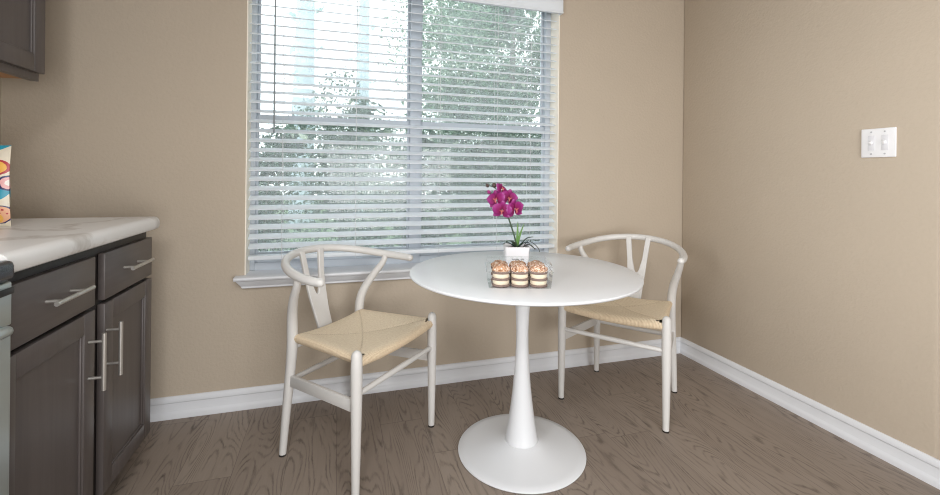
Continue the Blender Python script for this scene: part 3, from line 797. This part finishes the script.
def shrub(label, x, y, h, w_, n, mat, seed, size=.05):
    rnd = random.Random(seed); t = thing('shrub', label, 'shrub', (x, y, -.3), group='shrubs outside the window')
    m = MB()
    for q in range(7):
        leaf_cloud(m, ((rnd.random() - .5) * w_, (rnd.random() - .5) * .4, h * (.2 + .62 * rnd.random())), (w_ * .40, .42, h * .27), n // 7, size, rnd)
    for q in range(12):
        leaf_cloud(m, ((rnd.random() - .5) * w_ * 1.1, .15 + rnd.random() * .3, h * (.06 + .78 * q / 11)), (w_ * .36, .18, h * .09), 80, .085, rnd, .1)
    m.build('foliage', mat, t, smooth=False)
    m = MB()
    for q in range(3): m.tube([(rnd.random() * .1 - .05, 0, 0), ((rnd.random() - .5) * w_ * .5, (rnd.random() - .5) * .3, h * .7)], [.02, .008], 6)
    m.build('stem', 'bark', t)
def tree(label, x, y, h, cr, n, mat, bark, seed, lean=0, size=.06, z0=1.4, tr=.09):
    rnd = random.Random(seed); t = thing('tree', label, 'tree', (x, y, -.3), group='trees outside the window')
    m = MB(); m.tube([(0, 0, 0), (lean * .3, .05, h * .4), (lean, 0, h)], [tr, tr * .85, tr * .5], 10, smooth=4); m.build('trunk', bark, t)
    if n:
        m = MB()
        for q in range(9):
            leaf_cloud(m, ((rnd.random() - .5) * cr * 1.5, (rnd.random() - .5) * cr, z0 + (h - z0) * rnd.random()), (cr * .6, cr * .5, cr * .5), n // 9, size, rnd, .4)
        for q in range(16):
            leaf_cloud(m, ((rnd.random() - .5) * cr * 1.6, .3 + (rnd.random() - .3) * cr * .5, z0 - .3 + (h - z0 + .3) * rnd.random()), (cr * .42, cr * .3, cr * .35), n // 60, size * 3, rnd, .2)
        m.build('foliage', mat, t, smooth=False)
for k_, (lb, x) in enumerate((('leafy shrub outside the left end of the window', -4.45), ('leafy shrub outside behind the left window half', -2.85), ('leafy shrub outside left of the window mullion', -1.25), ('leafy shrub outside behind the right window half', .35), ('leafy shrub outside the right end of the window', 1.95))):
    shrub(lb, x, 2.7, 2.1, .95, 11000, 'foliage_dark', 30 + k_, .021)
for k_, (lb, x) in enumerate((('taller shrub outside in the gap behind the leftmost front shrubs', -4.2), ('taller shrub outside in the middle of the left window half, second row', -2.02), ('taller shrub outside just right of the mullion, second row', .10), ('taller shrub outside toward the right window edge, second row', 2.2))):
    shrub(lb, x, 4.4, 2.75, 1.05, 10000, 'foliage_dark', 40 + k_, .028)
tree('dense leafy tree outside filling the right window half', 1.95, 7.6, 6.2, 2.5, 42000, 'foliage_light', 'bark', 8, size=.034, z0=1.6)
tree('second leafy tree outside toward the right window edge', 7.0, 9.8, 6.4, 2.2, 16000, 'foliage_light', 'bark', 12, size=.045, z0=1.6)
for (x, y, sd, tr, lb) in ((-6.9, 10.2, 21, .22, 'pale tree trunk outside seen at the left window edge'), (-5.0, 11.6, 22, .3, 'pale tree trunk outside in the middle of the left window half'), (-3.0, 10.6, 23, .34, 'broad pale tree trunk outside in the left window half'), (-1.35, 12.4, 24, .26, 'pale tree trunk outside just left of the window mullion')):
    tree(lb, x, y, 8.5, .5, 400, 'foliage_hazy', 'hazy_bark', sd, .1, .05, 2.4, tr=tr)

# ------------------------------------------------------------------ world and lamps
wd_ = bpy.data.worlds.new('sky'); scene.world = wd_; wd_.use_nodes = True
nt = wd_.node_tree; bgd = nt.nodes['Background']
bgd.inputs[0].default_value = (.93, .98, 1.0, 1); bgd.inputs[1].default_value = 2.7

def area(name, loc, tgt, sx, sy, power, col=(1, 1, 1)):
    l = bpy.data.lights.new(name, 'AREA'); l.shape = 'RECTANGLE'; l.size = sx; l.size_y = sy; l.energy = power; l.color = col
    o = bpy.data.objects.new(name, l); COL.objects.link(o); o.location = loc
    o.rotation_euler = (Vector(tgt) - Vector(loc)).to_track_quat('-Z', 'Y').to_euler(); return o
area('ceiling_fill', (-1.6, -2.6, 2.40), (-1.5, -2.5, 0), 2.2, 2.0, 38, (.98, .99, 1))  # added fill standing in for light bounced off the ceiling
area('flash_lamp', (-2.45, -2.5, 1.95), (-1.2, -.7, .2), .32, .26, 10, (.98, .99, 1))
k = area('side_fill', (-3.25, -2.25, 1.35), (0, -.75, .9), .9, .8, 13, (.98, .99, 1)); k.data.spread = math.radians(95)  # added fill from the left to brighten the right wall
area('rear_fill', (-1.3, -4.2, .85), (-1.8, 0, .3), 1.8, 1.3, 66, (.98, .99, 1))  # added soft fill behind the camera for back wall and cabinet fronts

# ------------------------------------------------------------------ camera
cd = bpy.data.cameras.new('camera'); cam = bpy.data.objects.new('camera', cd); COL.objects.link(cam)
yaw, roll, fpx, v0 = .2922, .0101, 442.04, 174.24
cy, sy = math.cos(yaw), math.sin(yaw); cr, sr = math.cos(roll), math.sin(roll)
fw = Vector((sy, cy, 0)); r0 = Vector((cy, -sy, 0)); u0 = Vector((0, 0, 1))
r_ = r0 * cr + u0 * sr; u_ = -r0 * sr + u0 * cr
mt = Matrix(((r_.x, u_.x, -fw.x), (r_.y, u_.y, -fw.y), (r_.z, u_.z, -fw.z))).to_4x4()
cam.matrix_world = Matrix.Translation((-2.0723, -2.2718, 1.1)) @ mt
cd.sensor_fit = 'HORIZONTAL'; cd.sensor_width = 36; cd.lens = fpx / 940 * 36
cd.shift_x = 0; cd.shift_y = -(247.5 - v0) / 940; cd.clip_start = .02
scene.camera = cam
scene.cycles.filter_width = 1.1
scene.view_settings.view_transform = 'Standard'; scene.view_settings.look = 'None'
scene.view_settings.exposure = .04; scene.view_settings.gamma = 1
